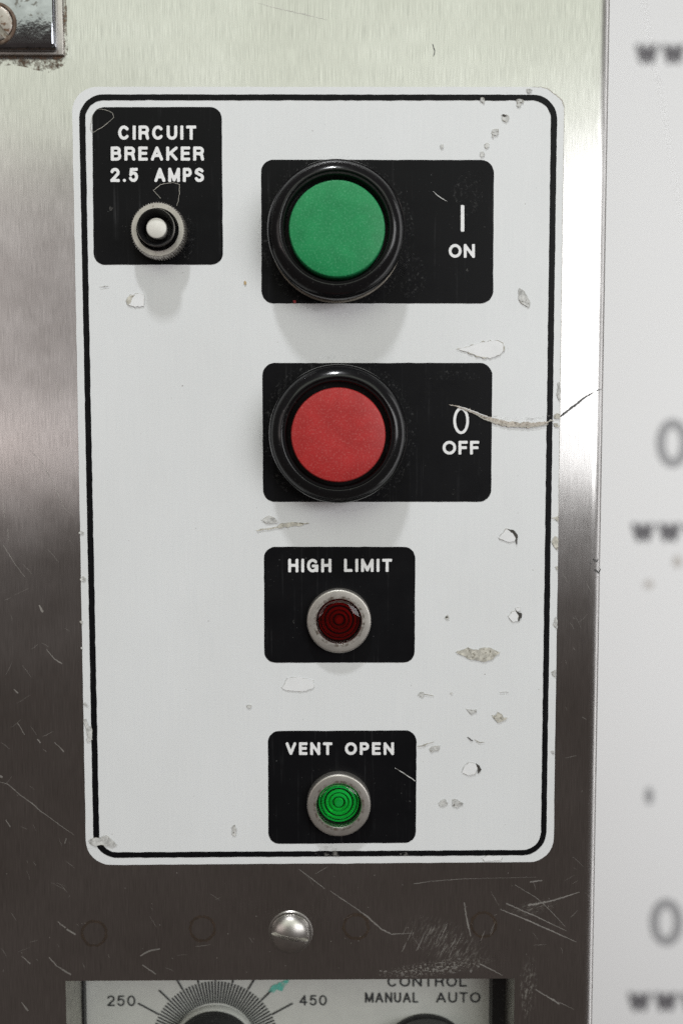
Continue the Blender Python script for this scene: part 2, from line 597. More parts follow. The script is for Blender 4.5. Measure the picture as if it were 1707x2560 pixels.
# ================================================================== cabinet front
cabinet = thing('steel_cabinet', 'brushed stainless steel cabinet front with rounded right edge and cut-out window', 'cabinet', P(750, 2660))
BR = 0.0036                                              # bend radius
x_edge = P(1503.5, 1280, -BR * 0.6).x
xl, zt, zb = P(-160, 0).x, P(0, -120).z, P(0, 2700).z
ox0, ox1 = P(165, 2470).x, P(1285, 2470).x
oz1 = P(600, 2450).z
# front sheet in columns round the opening
xs = [xl, ox0, ox1, x_edge - BR - 0.0006, x_edge - BR]
verts, faces, sm = [], [], []


def quad(a, b, c, d, s=False):
    k = len(verts)
    verts.extend([a, b, c, d])
    faces.append((k, k + 1, k + 2, k + 3))
    sm.append(s)


quad((xl, 0, oz1), (ox0, 0, oz1), (ox0, 0, zt), (xl, 0, zt))
quad((ox0, 0, oz1), (ox1, 0, oz1), (ox1, 0, zt), (ox0, 0, zt))
quad((ox1, 0, oz1), (xs[4], 0, oz1), (xs[4], 0, zt), (ox1, 0, zt))
quad((xl, 0, zb), (ox0, 0, zb), (ox0, 0, oz1), (xl, 0, oz1))
quad((ox1, 0, zb), (xs[4], 0, zb), (xs[4], 0, oz1), (ox1, 0, oz1))
mesh('front_sheet', verts, faces, M['steel'], cabinet)
verts, faces = [], []
nb = 14
for k in range(nb + 1):
    a = math.pi / 2 * k / nb
    for z in (zb, zt):
        verts.append((x_edge - BR + BR * math.sin(a), BR - BR * math.cos(a), z))
for z in (zb, zt):
    verts.append((x_edge, 0.14, z))
faces = [(2 * k, 2 * k + 2, 2 * k + 3, 2 * k + 1) for k in range(nb + 1)]
o = mesh('folded_edge', verts, faces, M['steel'], cabinet, smooth=[True] * nb + [False])
# recess behind the opening
RD = 0.021
T = 0.0012
mesh('recess_wall', [(ox0, 0, zb), (ox0, RD + .002, zb), (ox0, RD + .002, oz1), (ox0, 0, oz1)], [(0, 1, 2, 3)], M['wall_steel'], cabinet)
mesh('recess_wall', [(ox1, 0, zb), (ox1, RD + .002, zb), (ox1, RD + .002, oz1), (ox1, 0, oz1)], [(3, 2, 1, 0)], M['wall_steel'], cabinet)
mesh('recess_wall', [(ox0, 0, oz1), (ox1, 0, oz1), (ox1, RD + .002, oz1), (ox0, RD + .002, oz1)], [(0, 1, 2, 3)], M['wall_steel'], cabinet)

# dents, scratches and stain rings that belong to the steel
HS = 0.00007


def crop(pts, x, y, s):
    return [(x + a / s, y + b / s) for a, b in pts]


C7 = (847, 2160, 1.823)
C6 = (0, 2160, 1.823)
C0 = (0, 1700, 3.92)
CL = (0, 640, 2.217)
SCR = [
    ([(747, 2173), (780, 2197), (812, 2222)], [1, 2.2, 1]),
    (crop([(-40, 122), (0, 150), (60, 190), (130, 240), (190, 295), (240, 320), (340, 315)], *C7), [0.8, 2, 2, 3.5, 3.2, 1.6, 0.8]),
    (crop([(340, 90), (430, 78), (560, 68), (900, 60)], *C7), [1.4, .8, 0.5, 0.3]),
    (crop([(870, 82), (925, 75)], *C7), [3, 3]),
    (crop([(860, 188), (920, 178), (980, 165), (1095, 128)], *C7), [5, 4.5, 3, 1]),
    (crop([(735, 207), (820, 240), (900, 275), (1080, 355)], *C7), [2, 3, 3, 1.2]),
    (crop([(760, 180), (900, 240), (1035, 305)], *C7), [2.5, 2.5, 1]),
    (crop([(800, 95), (900, 155), (960, 210), (1030, 285)], *C7), [0.6, 1.2, 1.2, 0.8]),
    (crop([(895, 572), (950, 605), (1003, 638)], *C7), [2, 3, 5]),
    (crop([(1003, 630), (1070, 663)], *C7), [1.5, 0.6]),
    (crop([(640, 455), (700, 485), (745, 508)], *C7), [3, 2, 1]),
    (crop([(570, 175), (578, 230), (590, 290), (600, 330)], *C7), [3, 3, 4, 2]),
    (crop([(0, 1000), (80, 1020), (200, 1125), (330, 1220)], *C0), [0.8, 1.8, 1.4, 2.2]),
    (crop([(330, 1220), (400, 1285), (480, 1340), (600, 1430), (730, 1520)], *C0), [2.4, 1.6, 1.4, 1.2, 0.6]),
    (crop([(60, 1370), (105, 1440)], *C0), [1.5, 2.5]),
    (crop([(175, 420), (245, 535)], *C0), [1.2, 1.8]),
    (crop([(368, 580), (400, 617)], *C0), [2.2, 3.2]),
    (crop([(535, 610), (590, 660), (628, 705)], *C0), [1, 1.6, 2.5]),
    (crop([(638, 1602), (652, 1550)], *C0), [2.5, 1.5]),
    (crop([(0, 940), (30, 955)], *C0), [6, 4]),
    (crop([(140, 90), (182, 130)], *C0), [1.5, 3]),
    (crop([(265, 262), (300, 292)], *C6), [2, 3]),
    (crop([(305, 297), (346, 322)], *C6), [3.5, 5]),
    (crop([(225, 425), (260, 465), (325, 505)], *C6), [2, 3, 4]),
    (crop([(100, 630), (130, 670)], *C6), [2, 4]),
    (crop([(640, 420), (675, 398), (730, 386)], *C6), [2, 5, 3]),
    (crop([(650, 460), (712, 502)], *C6), [2, 3]),
    (crop([(100, 420), (140, 455)], *C6), [1.5, 2.5]),
    (crop([(160, 1070), (240, 1150), (300, 1270), (360, 1400), (410, 1440)], *CL), [0.8, 1.3, 1.5, 1.3, 0.6]),
    (crop([(300, 680), (345, 760)], *CL), [1.0, 1.6]),
    (crop([(20, 1370), (28, 1450)], *CL), [2, 1]),
    (crop([(45, 1510), (48, 1580)], *CL), [1.5, 1]),
    (crop([(218, 1935), (240, 1975)], *CL), [4, 5]),
    (crop([(20, 1600), (80, 1700), (140, 1780)], *CL), [1.2, 1.2, .6]),
    (crop([(260, 2180), (300, 2230), (345, 2260)], *CL), [1, 2, 3]),
    ([(640, 1 + 5), (700, 22), (780, 40), (820, 50)], [0.6, 3, 3, 0.8]),
]
for pts, ws in SCR:
    ribbon('scratch', pts, ws, HS, M['scratch'], cabinet)
ribbon('scratch', crop([(1098, 507), (1160, 455), (1230, 405), (1290, 355), (1350, 320)], 1050, 880, 3.136), [4.5, 5, 5.5, 4.5, 2.5], HS, M['scratch_dark'], cabinet)
ribbon('scratch', crop([(1350, 320), (1385, 303), (1420, 288)], 1050, 880, 3.136), [1.0, 1.5, 2.0], HS, M['scratch_dark'], cabinet)
ribbon('scratch', [(1081, 110), (1086, 128), (1083, 142)], [1.5, 2.5, 1], HS, M['scratch_dark'], cabinet)

# scuffed patch above the cut-out and the fine haze of scratches: too many to count
V, Fc = [], []


def add_strokes(items, h):
    for pts, ws in items:
        v, f = ribbon('', pts, ws, h, None, None, build=False)
        k = len(V)
        V.extend(v)
        Fc.extend(tuple(i + k for i in q) for q in f)




def smear_mat(name, uv, radii, slant, stretch, amax, lo, hi):
    """Rubbed metal: directional streaks that thin out away from the middle of the patch."""
    mt, nt, bs = new_mat(name)
    c = P(*uv)
    geo = N(nt, 'ShaderNodeNewGeometry')
    mp = N(nt, 'ShaderNodeMapping', vector_type='TEXTURE')
    mp.inputs['Location'].default_value = c
    mp.inputs['Rotation'].default_value = (0, math.radians(slant), 0)
    mp.inputs['Scale'].default_value = (radii[0] * SPX, 1.0, radii[1] * SPX)
    L(nt, geo.outputs['Position'], mp.inputs['Vector'])
    ln = N(nt, 'ShaderNodeVectorMath', operation='LENGTH')
    L(nt, mp.outputs['Vector'], ln.inputs[0])
    fall = ramp(nt, ln.outputs['Value'], [(0.25, g(1)), (1.0, g(0))])
    m2 = N(nt, 'ShaderNodeMapping')
    m2.inputs['Scale'].default_value = stretch
    L(nt, mp.outputs['Vector'], m2.inputs['Vector'])
    t = N(nt, 'ShaderNodeTexNoise')
    t.inputs['Scale'].default_value = 1.0
    t.inputs['Detail'].default_value = 5
    t.inputs['Roughness'].default_value = 0.65
    L(nt, m2.outputs['Vector'], t.inputs['Vector'])
    st = ramp(nt, t.outputs['Fac'], [(lo, g(0)), (hi, g(amax))])
    L(nt, mix(nt, 1.0, fall, st, 'MULTIPLY'), bs.inputs['Alpha'])
    bs.inputs['Base Color'].default_value = (0.52, 0.50, 0.46, 1)
    bs.inputs['Metallic'].default_value = 0.6
    bs.inputs['Roughness'].default_value = 0.6
    return mt


for k, (uv, radii, slant, stretch, amax, lo, hi) in enumerate((
        ((1120, 2360), (130, 62), 28, (22, 1, 2.6), 0.42, 0.50, 0.72),
        ((1085, 2420), (165, 24), -8, (26, 1, 5), 0.75, 0.52, 0.64),
        ((1318, 2470), (26, 100), 4, (4, 1, 7), 0.5, 0.50, 0.68),
        ((1330, 2270), (70, 22), -12, (5, 1, 9), 0.45, 0.50, 0.70))):
    d = [(uv[0] + 1.15 * max(radii) * math.cos(a * math.pi / 12), uv[1] + 1.15 * (max(radii) if radii[1] > 30 else radii[1] * 3) * math.sin(a * math.pi / 12)) for a in range(24)]
    d = [(min(x, 1474), y if (x < 160 or x > 1290) else min(y, 2444)) for x, y in d]
    vs = [P(*p, 0.00010 + k * 0.00001) for p in d]
    mesh('scuff_patch', vs, orient(vs, [tuple(range(24))]), smear_mat('rubbed_steel', uv, radii, slant, stretch, amax, lo, hi), cabinet)
items = []
for _ in range(20):                                       # diagonal hatching
    x, y = random.uniform(990, 1230), random.uniform(2330, 2400)
    l = random.uniform(8, 34)
    items.append(([(x, y), (x + l * .24, y - l * .5), (x + l * .45, y - l)], [random.uniform(.5, 2), random.uniform(1, 3), 0.4]))
add_strokes(items, 0.00018)
for _ in range(26):                                       # gouges along the lip
    x = random.gauss(1070, 70)
    y = random.gauss(2424 - (x - 1060) * .06, 9)
    if 945 < x < 1225 and y < 2440:
        pp_ = blob_pts(x, y, random.uniform(2.5, 7), random.uniform(1.5, 4))
        k = len(V)
        V.extend(P(*p, 0.00019) for p in pp_)
        Fc.append(tuple(range(k, k + len(pp_))))
Fc[:] = orient(V, Fc)
items = []
for _ in range(95):
    side = random.random()
    if side < .42:
        x, y = random.uniform(0, 185), random.uniform(1150, 2430)
    elif side < .7:
        x, y = random.uniform(1400, 1475), random.uniform(1260, 2450)
    else:
        x, y = random.uniform(150, 1470), random.uniform(2180, 2430)
    l = random.uniform(5, 42)
    ang = random.choice((random.gauss(62, 9), random.gauss(-25, 25), random.gauss(38, 8)))
    dx, dy = l * math.cos(math.radians(ang)), l * math.sin(math.radians(ang))
    if x + dx > 1478:
        continue
    items.append(([(x, y), (x + dx * .5 + 1, y + dy * .5), (x + dx, y + dy)], [0.4, random.uniform(.5, 1.3), 0.4]))
for _ in range(40):
    x, y = random.uniform(0, 1470), random.uniform(2180, 2440)
    items.append(([(x, y), (x + 2, y + 1.5)], [random.uniform(1, 2.6), random.uniform(1, 2.6)]))
add_strokes(items, 0.00007)
o = mesh('scratch_haze', V, Fc, M['faint_scratch'], cabinet)
o['kind'] = 'stuff'
for cu, cv in ((236, 2334), (506, 2322), (890, 2317), (1208, 2312)):
    n = 40
    vs = []
    for rr in (34, 27):
        for k in range(n):
            a = 2 * math.pi * k / n
            vs.append(P(cu + (rr + rng.normal(0, 1.0)) * math.cos(a), cv + (rr + rng.normal(0, 1.0)) * math.sin(a), HS))
    fs = orient(vs, [(k, (k + 1) % n, n + (k + 1) % n, n + k) for k in range(n)])
    mesh('stain_ring', vs, fs, M['stain'], cabinet)
# dark nicks on the folded edge
for pts in ([(1483, 1397), (1490, 1404), (1494, 1398)], [(1487, 1424), (1495, 1432), (1500, 1422)], [(1474, 1407), (1479, 1411)]):
    ribbon('nick', pts, [3, 6, 2], 0.0001, M['scratch_dark'], cabinet)

# ================================================================== sticker
sticker = thing('control_sticker', 'white vinyl control sticker with black outline and chipped scuffed surface', 'sticker', P(800, 2158))
H1, H2, H3, H4 = 0.00022, 0.00030, 0.00040, 0.00050
quadS = [(180.1, 216.9), (1411.8, 217.4), (1382.5, 2155), (216.5, 2162.5)]
outl = rounded(quadS, [62, 62, 62, 62])
nn = len(outl) // 4
outl = outl[:nn] + [np.array([1352, 217.4]), np.array([1367, 221]), np.array([1404, 250]), np.array([1409, 266]), np.array([1409.5, 290])] + outl[2 * nn:]
sheet('face_film', densify(outl, 30, 0.25), 0.0, H1, M['vinyl'], sticker)
qo = [(197.5, 235.7), (1392.5, 236.5), (1364.3, 2138), (235, 2145)]
qi = [(213, 250.5), (1377, 251.3), (1350.8, 2124.5), (249.5, 2131)]
ro, ri = densify(rounded(qo, 60, 10), 1e9), densify(rounded(qi, 46, 10), 1e9)


def ring_sheet(name, a, b, h, mat, parent):
    A, B = [], []
    m_ = len(a)
    for i in range(m_):
        j = (i + 1) % m_
        k = max(1, int(np.linalg.norm(np.array(a[j]) - np.array(a[i])) / 14))
        for t in range(k):
            A.append(a[i] + (a[j] - a[i]) * t / k + rng.normal(0, .25, 2))
            B.append(b[i] + (b[j] - b[i]) * t / k + rng.normal(0, .35, 2))
    n = len(A)
    vs = [P(*p, h) for p in A] + [P(*p, h) for p in B]
    return mesh(name, vs, orient(vs, [(i, (i + 1) % n, n + (i + 1) % n, n + i) for i in range(n)]), mat, parent)


ribbon('edge_grime', [(1330, 217.4), (1352, 217.8), (1367, 221), (1386, 235.5), (1404, 250), (1409, 266), (1409.5, 290)], [.8, 1.2, 2.6, 2.2, 3.0, 1.4, 1], H1 + .00003, M['chip_edge'], sticker)
ribbon('edge_grime', [(1409.3, 290), (1405, 560), (1400.5, 900), (1395, 1300)], [1.2, 1.0, 1.4, .8], H1 + .00003, M['chip_edge'], sticker, step=12)
ring_sheet('border_line', ro, ri, H2, M['black'], sticker)


def legend(quad_, r, lines, label):
    pl = sheet('legend_panel', densify(rounded(quad_, r), 16, 0.22), H1, H2, M['black'], sticker)
    pl['label'] = label
    lettering('lettering', lines, H3, M['white_ink'], pl)
    return pl


K = 2560 / 2352.0
kk = lambda t, a, b, c, d, s: (t, a * K, b * K, c * K, d * K, s * K)
legend([(231, 268), (554.3, 267.3), (557.8, 661.5), (235, 662)], 29,
       [kk('CIRCUIT', 272, 451, 288.3, 321, 7.0), kk('BREAKER', 255, 469, 336.5, 369, 7.0), kk('2.5', 254, 318, 385.5, 418, 7.0), kk('AMPS', 355, 469, 385.5, 418, 7.0)],
       'black panel printed CIRCUIT BREAKER 2.5 AMPS')
legend([(652.7, 399), (1234, 400), (1231.7, 758.5), (654, 758.5)], 31,
       [kk('I', 1055.6, 1063.8, 471, 532, 8.2), kk('ON', 1030, 1090, 560.5, 592, 6.6)], 'black panel printed I ON')
lp = legend([(656, 907.3), (1230, 907.3), (1227, 1254.5), (657.6, 1254.8)], 31,
            [kk('0', 1040.5, 1076.5, 935.5, 997, 6.2), kk('OFF', 1016, 1100, 1012.5, 1044, 6.6)], 'black panel printed 0 OFF')
legend([(660, 1367), (1037.5, 1367), (1036, 1656.5), (661, 1657)], 28,
       [kk('HIGH', 662, 761, 1283.5, 1314.5, 6.6), kk('LIMIT', 790, 900, 1283.5, 1313.5, 6.6)], 'black panel printed HIGH LIMIT')
legend([(670, 1827.5), (1041, 1826), (1039, 2107), (671, 2110)], 28,
       [kk('VENT', 656, 763, 1705, 1734, 6.5), kk('OPEN', 792, 904.5, 1705, 1734, 6.5)], 'black panel printed VENT OPEN')


def chip(pts, mat, edge=None, ew=1.6, jit=0.7, h=H4, dark=None):
    """A knocked-off flake: an uneven patch with a dirty broken rim."""
    d = densify(pts, 5, jit)
    n = len(d)
    vs = [P(*p, h) for p in d]
    fs = orient(vs, [tuple(range(n))])
    fm = [0]
    mats = [mat, M['chip_edge'], M['dark_dirt']]
    if edge:
        c = np.mean(d, axis=0)
        base = len(vs)
        ew_ = [ew * max(0.05, random.uniform(-.35, 1.25)) * (edge if isinstance(edge, (int, float)) else 1) for _ in d]
        for p, e in zip(d, ew_):
            q = p + (p - c) / (np.linalg.norm(p - c) + 1e-6) * e
            vs.append(P(*q, h + 0.00002))
        for p in d:
            vs.append(P(*p, h + 0.00002))
        r2 = orient(vs, [(base + i, base + (i + 1) % n, base + n + (i + 1) % n, base + n + i) for i in range(n)])
        fs += r2
        fm += [1] * len(r2)
    if dark:
        dd = densify(crop(dark[3], *dark[:3]) if len(dark) == 4 else dark, 4, 0.6)
        k = len(vs)
        vs += [P(*p, h + 0.00005) for p in dd]
        fs += orient(vs, [tuple(range(k, k + len(dd)))])
        fm += [2]
    return mesh('chip', vs, fs, mats, sticker, fmat=fm)


blob = blob_pts
A = (1100, 200, 2.583)
B = (600, 1300, 2.24)
D_ = (1000, 1480, 3.136)
E_ = (1050, 880, 3.136)
G_ = (160, 640, 3.136)
Vn = (560, 1780, 2.24)
gw, gd, gg = M['chip_white'], M['chip_dirt'], M['chip_grey']
for (u, v, rx, ry) in ((1206, 250, 6, 6), (1299, 252, 9, 6), (1296, 262, 6, 5), (1322, 227, 8, 5), (1237, 330, 10, 9), (1232, 341, 3, 3),
                       (1216, 364, 8, 6), (1205, 385, 6, 7), (1104, 366, 5, 6)):
    chip(blob(u, v, rx, ry), gg, True, 1.0)
chip(blob(1263, 295, 9, 10), gg, True, 1.2, dark=[(1254, 288), (1260, 286), (1266, 290), (1262, 293), (1256, 292)])
chip(crop([(508, 1345), (530, 1355), (560, 1395), (582, 1440), (570, 1468), (530, 1445), (505, 1415)], *A), gg, True, 1.2)
chip(crop([(115, 1740), (200, 1715), (290, 1690), (370, 1682), (408, 1710), (408, 1745), (380, 1775), (320, 1797), (250, 1785), (180, 1755)], *A), gw, 1.6, 2.6)
chip(crop([(1210, 742), (1280, 712), (1310, 730), (1390, 712), (1455, 742), (1400, 785), (1360, 792), (1290, 780)], *B), gd, True, 1.2)
chip(crop([(1448, 100), (1490, 50), (1530, 60), (1545, 90), (1535, 120), (1500, 125)], *B), gw, True, 1.6,
     dark=crop([(1490, 48), (1530, 55), (1552, 82), (1548, 140), (1540, 100), (1525, 72)], *B))
chip(crop([(235, 940), (270, 885), (330, 878), (410, 900), (415, 935), (370, 958), (260, 955)], *B), gw, True, 1.1)
chip(crop([(88, 57), (150, 46), (215, 36), (225, 22), (290, 12), (388, 18), (330, 34), (280, 40), (215, 46), (100, 62)], *B), gd, True, 1.0)
chip(crop([(120, 5), (160, -25), (200, -10), (215, 15), (160, 18)], *B), gg, True, 1.0)
chip(blob(1117.5, 1543.5, 4, 4), gg, True, 1.5)
chip(crop([(845, 190), (880, 155), (910, 150), (925, 175), (920, 228), (880, 232)], *D_), gw, True, 1.4,
     dark=crop([(900, 148), (950, 165), (950, 200), (920, 232), (932, 190)], *D_))
chip(crop([(900, 128), (940, 122), (945, 145), (915, 150)], *D_), gw, True, 1.0)
chip(blob(1053, 1737, 7, 7), gg, True, 1.2)
ribbon('chip', crop([(190, 802), (225, 806), (265, 817)], *D_), [2, 1.6, 1], H4, M['chip_edge'], sticker)
chip(crop([(518, 915), (560, 925), (598, 918), (595, 940), (555, 957)], *D_), gg, True, 1.2)
chip(crop([(718, 965), (745, 970), (765, 945), (800, 960), (810, 985), (840, 988), (800, 1010), (765, 1022), (740, 995)], *D_), gd, True, 1.3)
chip(crop([(232, 1240), (255, 1215), (310, 1205), (295, 1240), (250, 1252)], *D_), gg, True, 1.2)
ribbon('chip', crop([(135, 1213), (180, 1205), (215, 1190), (265, 1175)], *D_), [1.5, 4, 1.5, 1], H4, M['chip_edge'], sticker)
chip(crop([(487, 1415), (500, 1365), (545, 1335), (590, 1345), (605, 1385), (590, 1425), (540, 1438)], *D_), gw, True, 1.2,
     dark=crop([(590, 1342), (622, 1360), (632, 1395), (608, 1430), (612, 1385)], *D_))
chip(crop([(303, 1660), (320, 1630), (350, 1628), (378, 1658), (340, 1685), (310, 1680)], *D_), gg, False)
chip(crop([(410, 1680), (415, 1630), (440, 1618), (495, 1662), (450, 1690)], *D_), gg, True, 0.8)
ribbon('chip', crop([(528, 1138), (568, 1168)], *D_), [2, 3], H4, M['dark_dirt'], sticker)
ribbon('chip', crop([(585, 1157), (622, 1180), (660, 1178)], *D_), [2, 2.5, 1], H4, M['chip_edge'], sticker)
ribbon('chip', crop([(780, 790), (815, 785), (850, 786)], *D_), [1, 3, 1], H4, gg, sticker)
chip(crop([(490, 345), (520, 305), (600, 290), (630, 310), (628, 395), (560, 395), (500, 380)], *G_), gw, True, 1.0)
chip(crop([(488, 350), (512, 312), (560, 300), (540, 330), (515, 375), (500, 382)], *G_), gd, False, h=H4 + 0.00004)
ribbon('chip', crop([(285, 243), (320, 238), (355, 236)], *G_), [1.5, 3.5, 1.5], H4, gg, sticker)
chip(crop([(820, 390), (850, 385), (870, 450), (905, 460), (905, 580), (880, 605), (850, 610), (865, 540), (845, 470)], *C0), gg, True, 1.0)
chip(crop([(815, 245), (840, 215), (872, 262)], *C0), gg, True, 1.0)
chip(crop([(865, 1580), (920, 1550), (985, 1545), (1045, 1525), (1100, 1570), (1150, 1615), (1090, 1640), (1000, 1610), (945, 1630), (900, 1615)], *C0), gg, True, 1.2)
chip(crop([(505, 760), (560, 752), (610, 750), (660, 785), (640, 815), (560, 812), (510, 800)], *Vn), M['scuff_film'], False)
chip(crop([(980, 795), (1020, 780), (1060, 790), (1020, 808)], *Vn), M['scuff_film'], False)
chip(crop([(45, 650), (60, 632), (72, 660), (60, 695), (48, 690)], *Vn), gg, True, 1.0)
chip(crop([(1440, 822), (1470, 805), (1560, 808), (1545, 830), (1460, 836)], *Vn), gw, True, 1.0)
for pts in ([(1080, 240), (1096, 235), (1098, 330), (1085, 385), (1073, 330)], [(1030, 1300), (1075, 1290), (1082, 1330), (1060, 1310)],
            [(1030, 1480), (1060, 1440), (1078, 1450), (1076, 1560), (1050, 1530)], [(1062, 1690), (1076, 1675), (1074, 1710)],
            [(1045, 495), (1070, 480), (1096, 488), (1092, 520), (1050, 520)], [(1045, 560), (1075, 555), (1092, 585), (1050, 585)]):
    chip(crop(pts, *E_), gd if pts[0][1] > 480 else gg, True, 1.0)
for pts in ([(1200, 240), (1225, 190), (1228, 290), (1210, 270)], [(1188, 635), (1215, 608), (1222, 665), (1200, 655)], [(1180, 1250), (1208, 1240), (1206, 1270)]):
    chip(crop(pts, *D_), gg, True, 1.0)
for (u, v, r) in ((203, 1332, 5), (208, 1448, 6), (205, 1555, 3), (205, 1620, 3), (624, 1766, 6), (1116, 1543, 3), (1128, 1734, 3)):
    chip(blob(u, v, r * 1.2, r * .8), gg, True, 1.2)
# white-rubbed nicks on the black print
for (u, v, rx, ry) in ((1131, 1229, 9, 8), (1168, 676, 5, 5), (278, 520, 5, 8), (1150, 545, 3, 8), (1020, 2003, 8, 3), (735, 1553, 3, 5)):
    chip(blob(u, v, rx, ry), M['scuff_film'], False, h=H4)
ribbon('chip', [(1082, 478), (1097, 492), (1118, 504)], [1, 2, .8], H4, gg, sticker)
ribbon('chip', crop([(955, 312), (1010, 345), (1070, 387)], *Vn), [.8, 2, 1.4], H4, gg, sticker)
ribbon('chip', crop([(570, 700), (555, 790), (575, 810), (640, 770), (700, 720), (690, 690), (640, 670), (590, 668)], 0, 0, 2.45), [1, 1.2, 1, 1.2, .8, .8, .8, .6], H4, M['chip_edge'], sticker)
ribbon('chip', crop([(985, 1215), (940, 1165), (985, 1130), (1060, 1118), (1100, 1130), (1100, 1190), (1085, 1260)], 0, 0, 2.45), [.8, 1.4, 1, .8, 1.4, 1, 1], H4, M['chip_edge'], sticker)
chip(blob(736, 755, 5, 5), M['red_speck'], False)
chip(blob(613, 706.5, 4, 6), M['tan_speck'], False)
# the long torn gouge right of the red button
gouge = crop([(225, 412), (300, 428), (375, 455), (450, 485), (540, 520)], *E_)
ribbon('torn_lip', gouge, [1, 4, 7, 6, 9], H4 + 0.00010, M['tear'], sticker, step=3, jit=.6)
gouge2 = crop([(535, 518), (600, 545), (680, 565), (780, 572), (880, 570), (960, 560), (1002, 552)], *E_)
ribbon('torn_lip', gouge2, [9, 12, 13, 11, 13, 9, 5], H4 + 0.00012, M['tear'], sticker, step=3, jit=.7)
ribbon('torn_edge', crop([(430, 485), (500, 525), (560, 545), (700, 582), (800, 588), (900, 585), (1000, 568)], *E_), [1, 4, 2.5, 2, 2.5, 2, 1.5], H4 + 0.00016, M['chip_edge'], sticker, step=3, jit=.6)
ribbon('torn_edge', crop([(565, 500), (650, 520), (760, 530), (900, 525), (1040, 495)], *E_), [1, 5, 7, 6, 3], H4 + 0.00004, M['scuff_film'], sticker, step=3, jit=.8)
ribbon('torn_edge', crop([(1000, 545), (1020, 535), (1045, 545)], *E_), [2, 4, 2], H4 + 0.00012, M['chip_edge'], sticker, step=3, jit=.6)
ribbon('torn_lip', crop([(300, 424), (375, 449), (450, 478), (540, 512)], *E_), [.8, 2, 2, 1], H4 + 0.00018, M['chip_white'], sticker, step=3, jit=.5)
# rubbed haze over the print round the buttons and lights
for (pts) in (blob(1030, 690, 40, 60, 12), blob(1170, 480, 40, 60, 12), blob(470, 600, 24, 60, 12), blob(1130, 940, 70, 14, 14)):
    d = densify(pts, 12, 1)
    vs = [P(*p, H4 - 0.00004) for p in d]
    mesh('dust_patch', vs, orient(vs, [tuple(range(len(vs)))]), M['dust_film'], sticker)


# ================================================================== push buttons
def push_button(name, label, uv, capuv, R, Rc, mat):
    hr = 0.008
    c = P(*uv, hr)
    k = mpp(*uv, hr)
    t = thing(name, label, 'push button', (c.x, 0, c.z))
    base = Vector((c.x, 0, c.z))
    r = R * k
    lathe('gasket', base, [(r * .6, H2), (r * 0.995, H2), (r * 0.995, .0014), (r * .6, .0014)], M['gasket'], t)
    lathe('bezel', base, [(r * .97, .0012), (r * .985, .003), (r * 0.992, .0068), (r * 1.0, .0074), (r * 1.0, .0082), (r * .992, .0086), (r * .980, .0085),
                          (r * .965, .0090), (r * .94, .0096), (r * .91, .01015), (r * .88, .01058), (r * .85, .01090), (r * .83, .01107), (r * .815, .01112), (r * .805, .01105), (r * .797, .0106), (r * .79, .0104),
                          (r * .765, .0104), (r * .755, .0101), (r * .75, .0088), (r * .745, .006), (r * .4, .006)], M['gloss_black'], t, 128)
    lathe('dust_ring', base, [(r * 1.16, H4), (r * 1.07, H4 + .00001), (r * .98, H4)], M['dust_film'], t)
    hc = 0.0125
    cc = P(*capuv, hc)
    kc = mpp(*capuv, hc) * Rc
    lathe('cap', Vector((cc.x, 0, cc.z)), [(kc, .0061), (kc, .0114), (kc * .993, .0120), (kc * .978, .0124), (kc * .955, .0125), (kc * .5, .01255), (1e-5, .01255)], mat, t, 128)
    return t


push_button('push_button', 'green round push button in black bezel beside ON', (841, 574), (842.2, 571), 172.5, 120.5, M['green_cap'])
push_button('push_button', 'red round push button in black bezel beside OFF', (845.5, 1085), (845.5, 1087.5), 173, 118.5, M['red_cap'])


# ================================================================== pilot lights
def pilot(name, label, uv, R, lens, refl):
    hr = 0.0034
    c = P(*uv, hr)
    r = R * mpp(*uv, hr)
    base = Vector((c.x, 0, c.z))
    t = thing(name, label, 'indicator light', base)
    lathe('bezel_ring', base, [(r, H2), (r, .0027), (r * .985, .0031), (r * .965, .0033), (r * .94, .00335), (r * .715, .0033), (r * .705, .0032), (r * .70, .0030), (r * .695, -.0032), (r * .6, -.0032)], M['nickel'], t, 96)
    lathe('grime_ring', base, [(r * .80, .00338), (r * .76, .00340), (r * .715, .00338)], M['grime_film'], t, 72)
    q = r * .692
    prof = [(q, -.0012), (q * .975, -.0004), (q * .94, .0004), (q * .90, .0007)]
    for a, gd_ in ((.80, .0010), (.60, .0014), (.41, .0012), (.22, .0015)):   # moulded rings with grooves between them
        hh = .0010 + .0006 * (1 - a)
        prof += [(q * (a + .05), hh - gd_ * .8), (q * (a + .015), hh - gd_), (q * (a - .03), hh - .0001), (q * (a - .085), hh + .0002)]
    prof.append((1e-5, .0017))
    lathe('reflector', base, prof, refl, t, 72, smooth=True)
    dome = [(q, .0016)]
    for i in range(1, 9):
        a = i / 8 * math.pi / 2
        dome.append((max(q * math.cos(a) ** 0.7 if i < 8 else 1e-5, 1e-5), .0025 + .0009 * math.sin(a)))
    lathe('lens', base, dome, lens, t, 72)
    return t


pilot('indicator_light', 'red indicator light in dull metal ring under HIGH LIMIT', (847.3, 1554), 80.8, M['red_lens'], M['red_refl'])
pilot('indicator_light', 'green indicator light in dull metal ring under VENT OPEN', (847, 2014.5), 80, M['green_lens'], M['green_refl'])

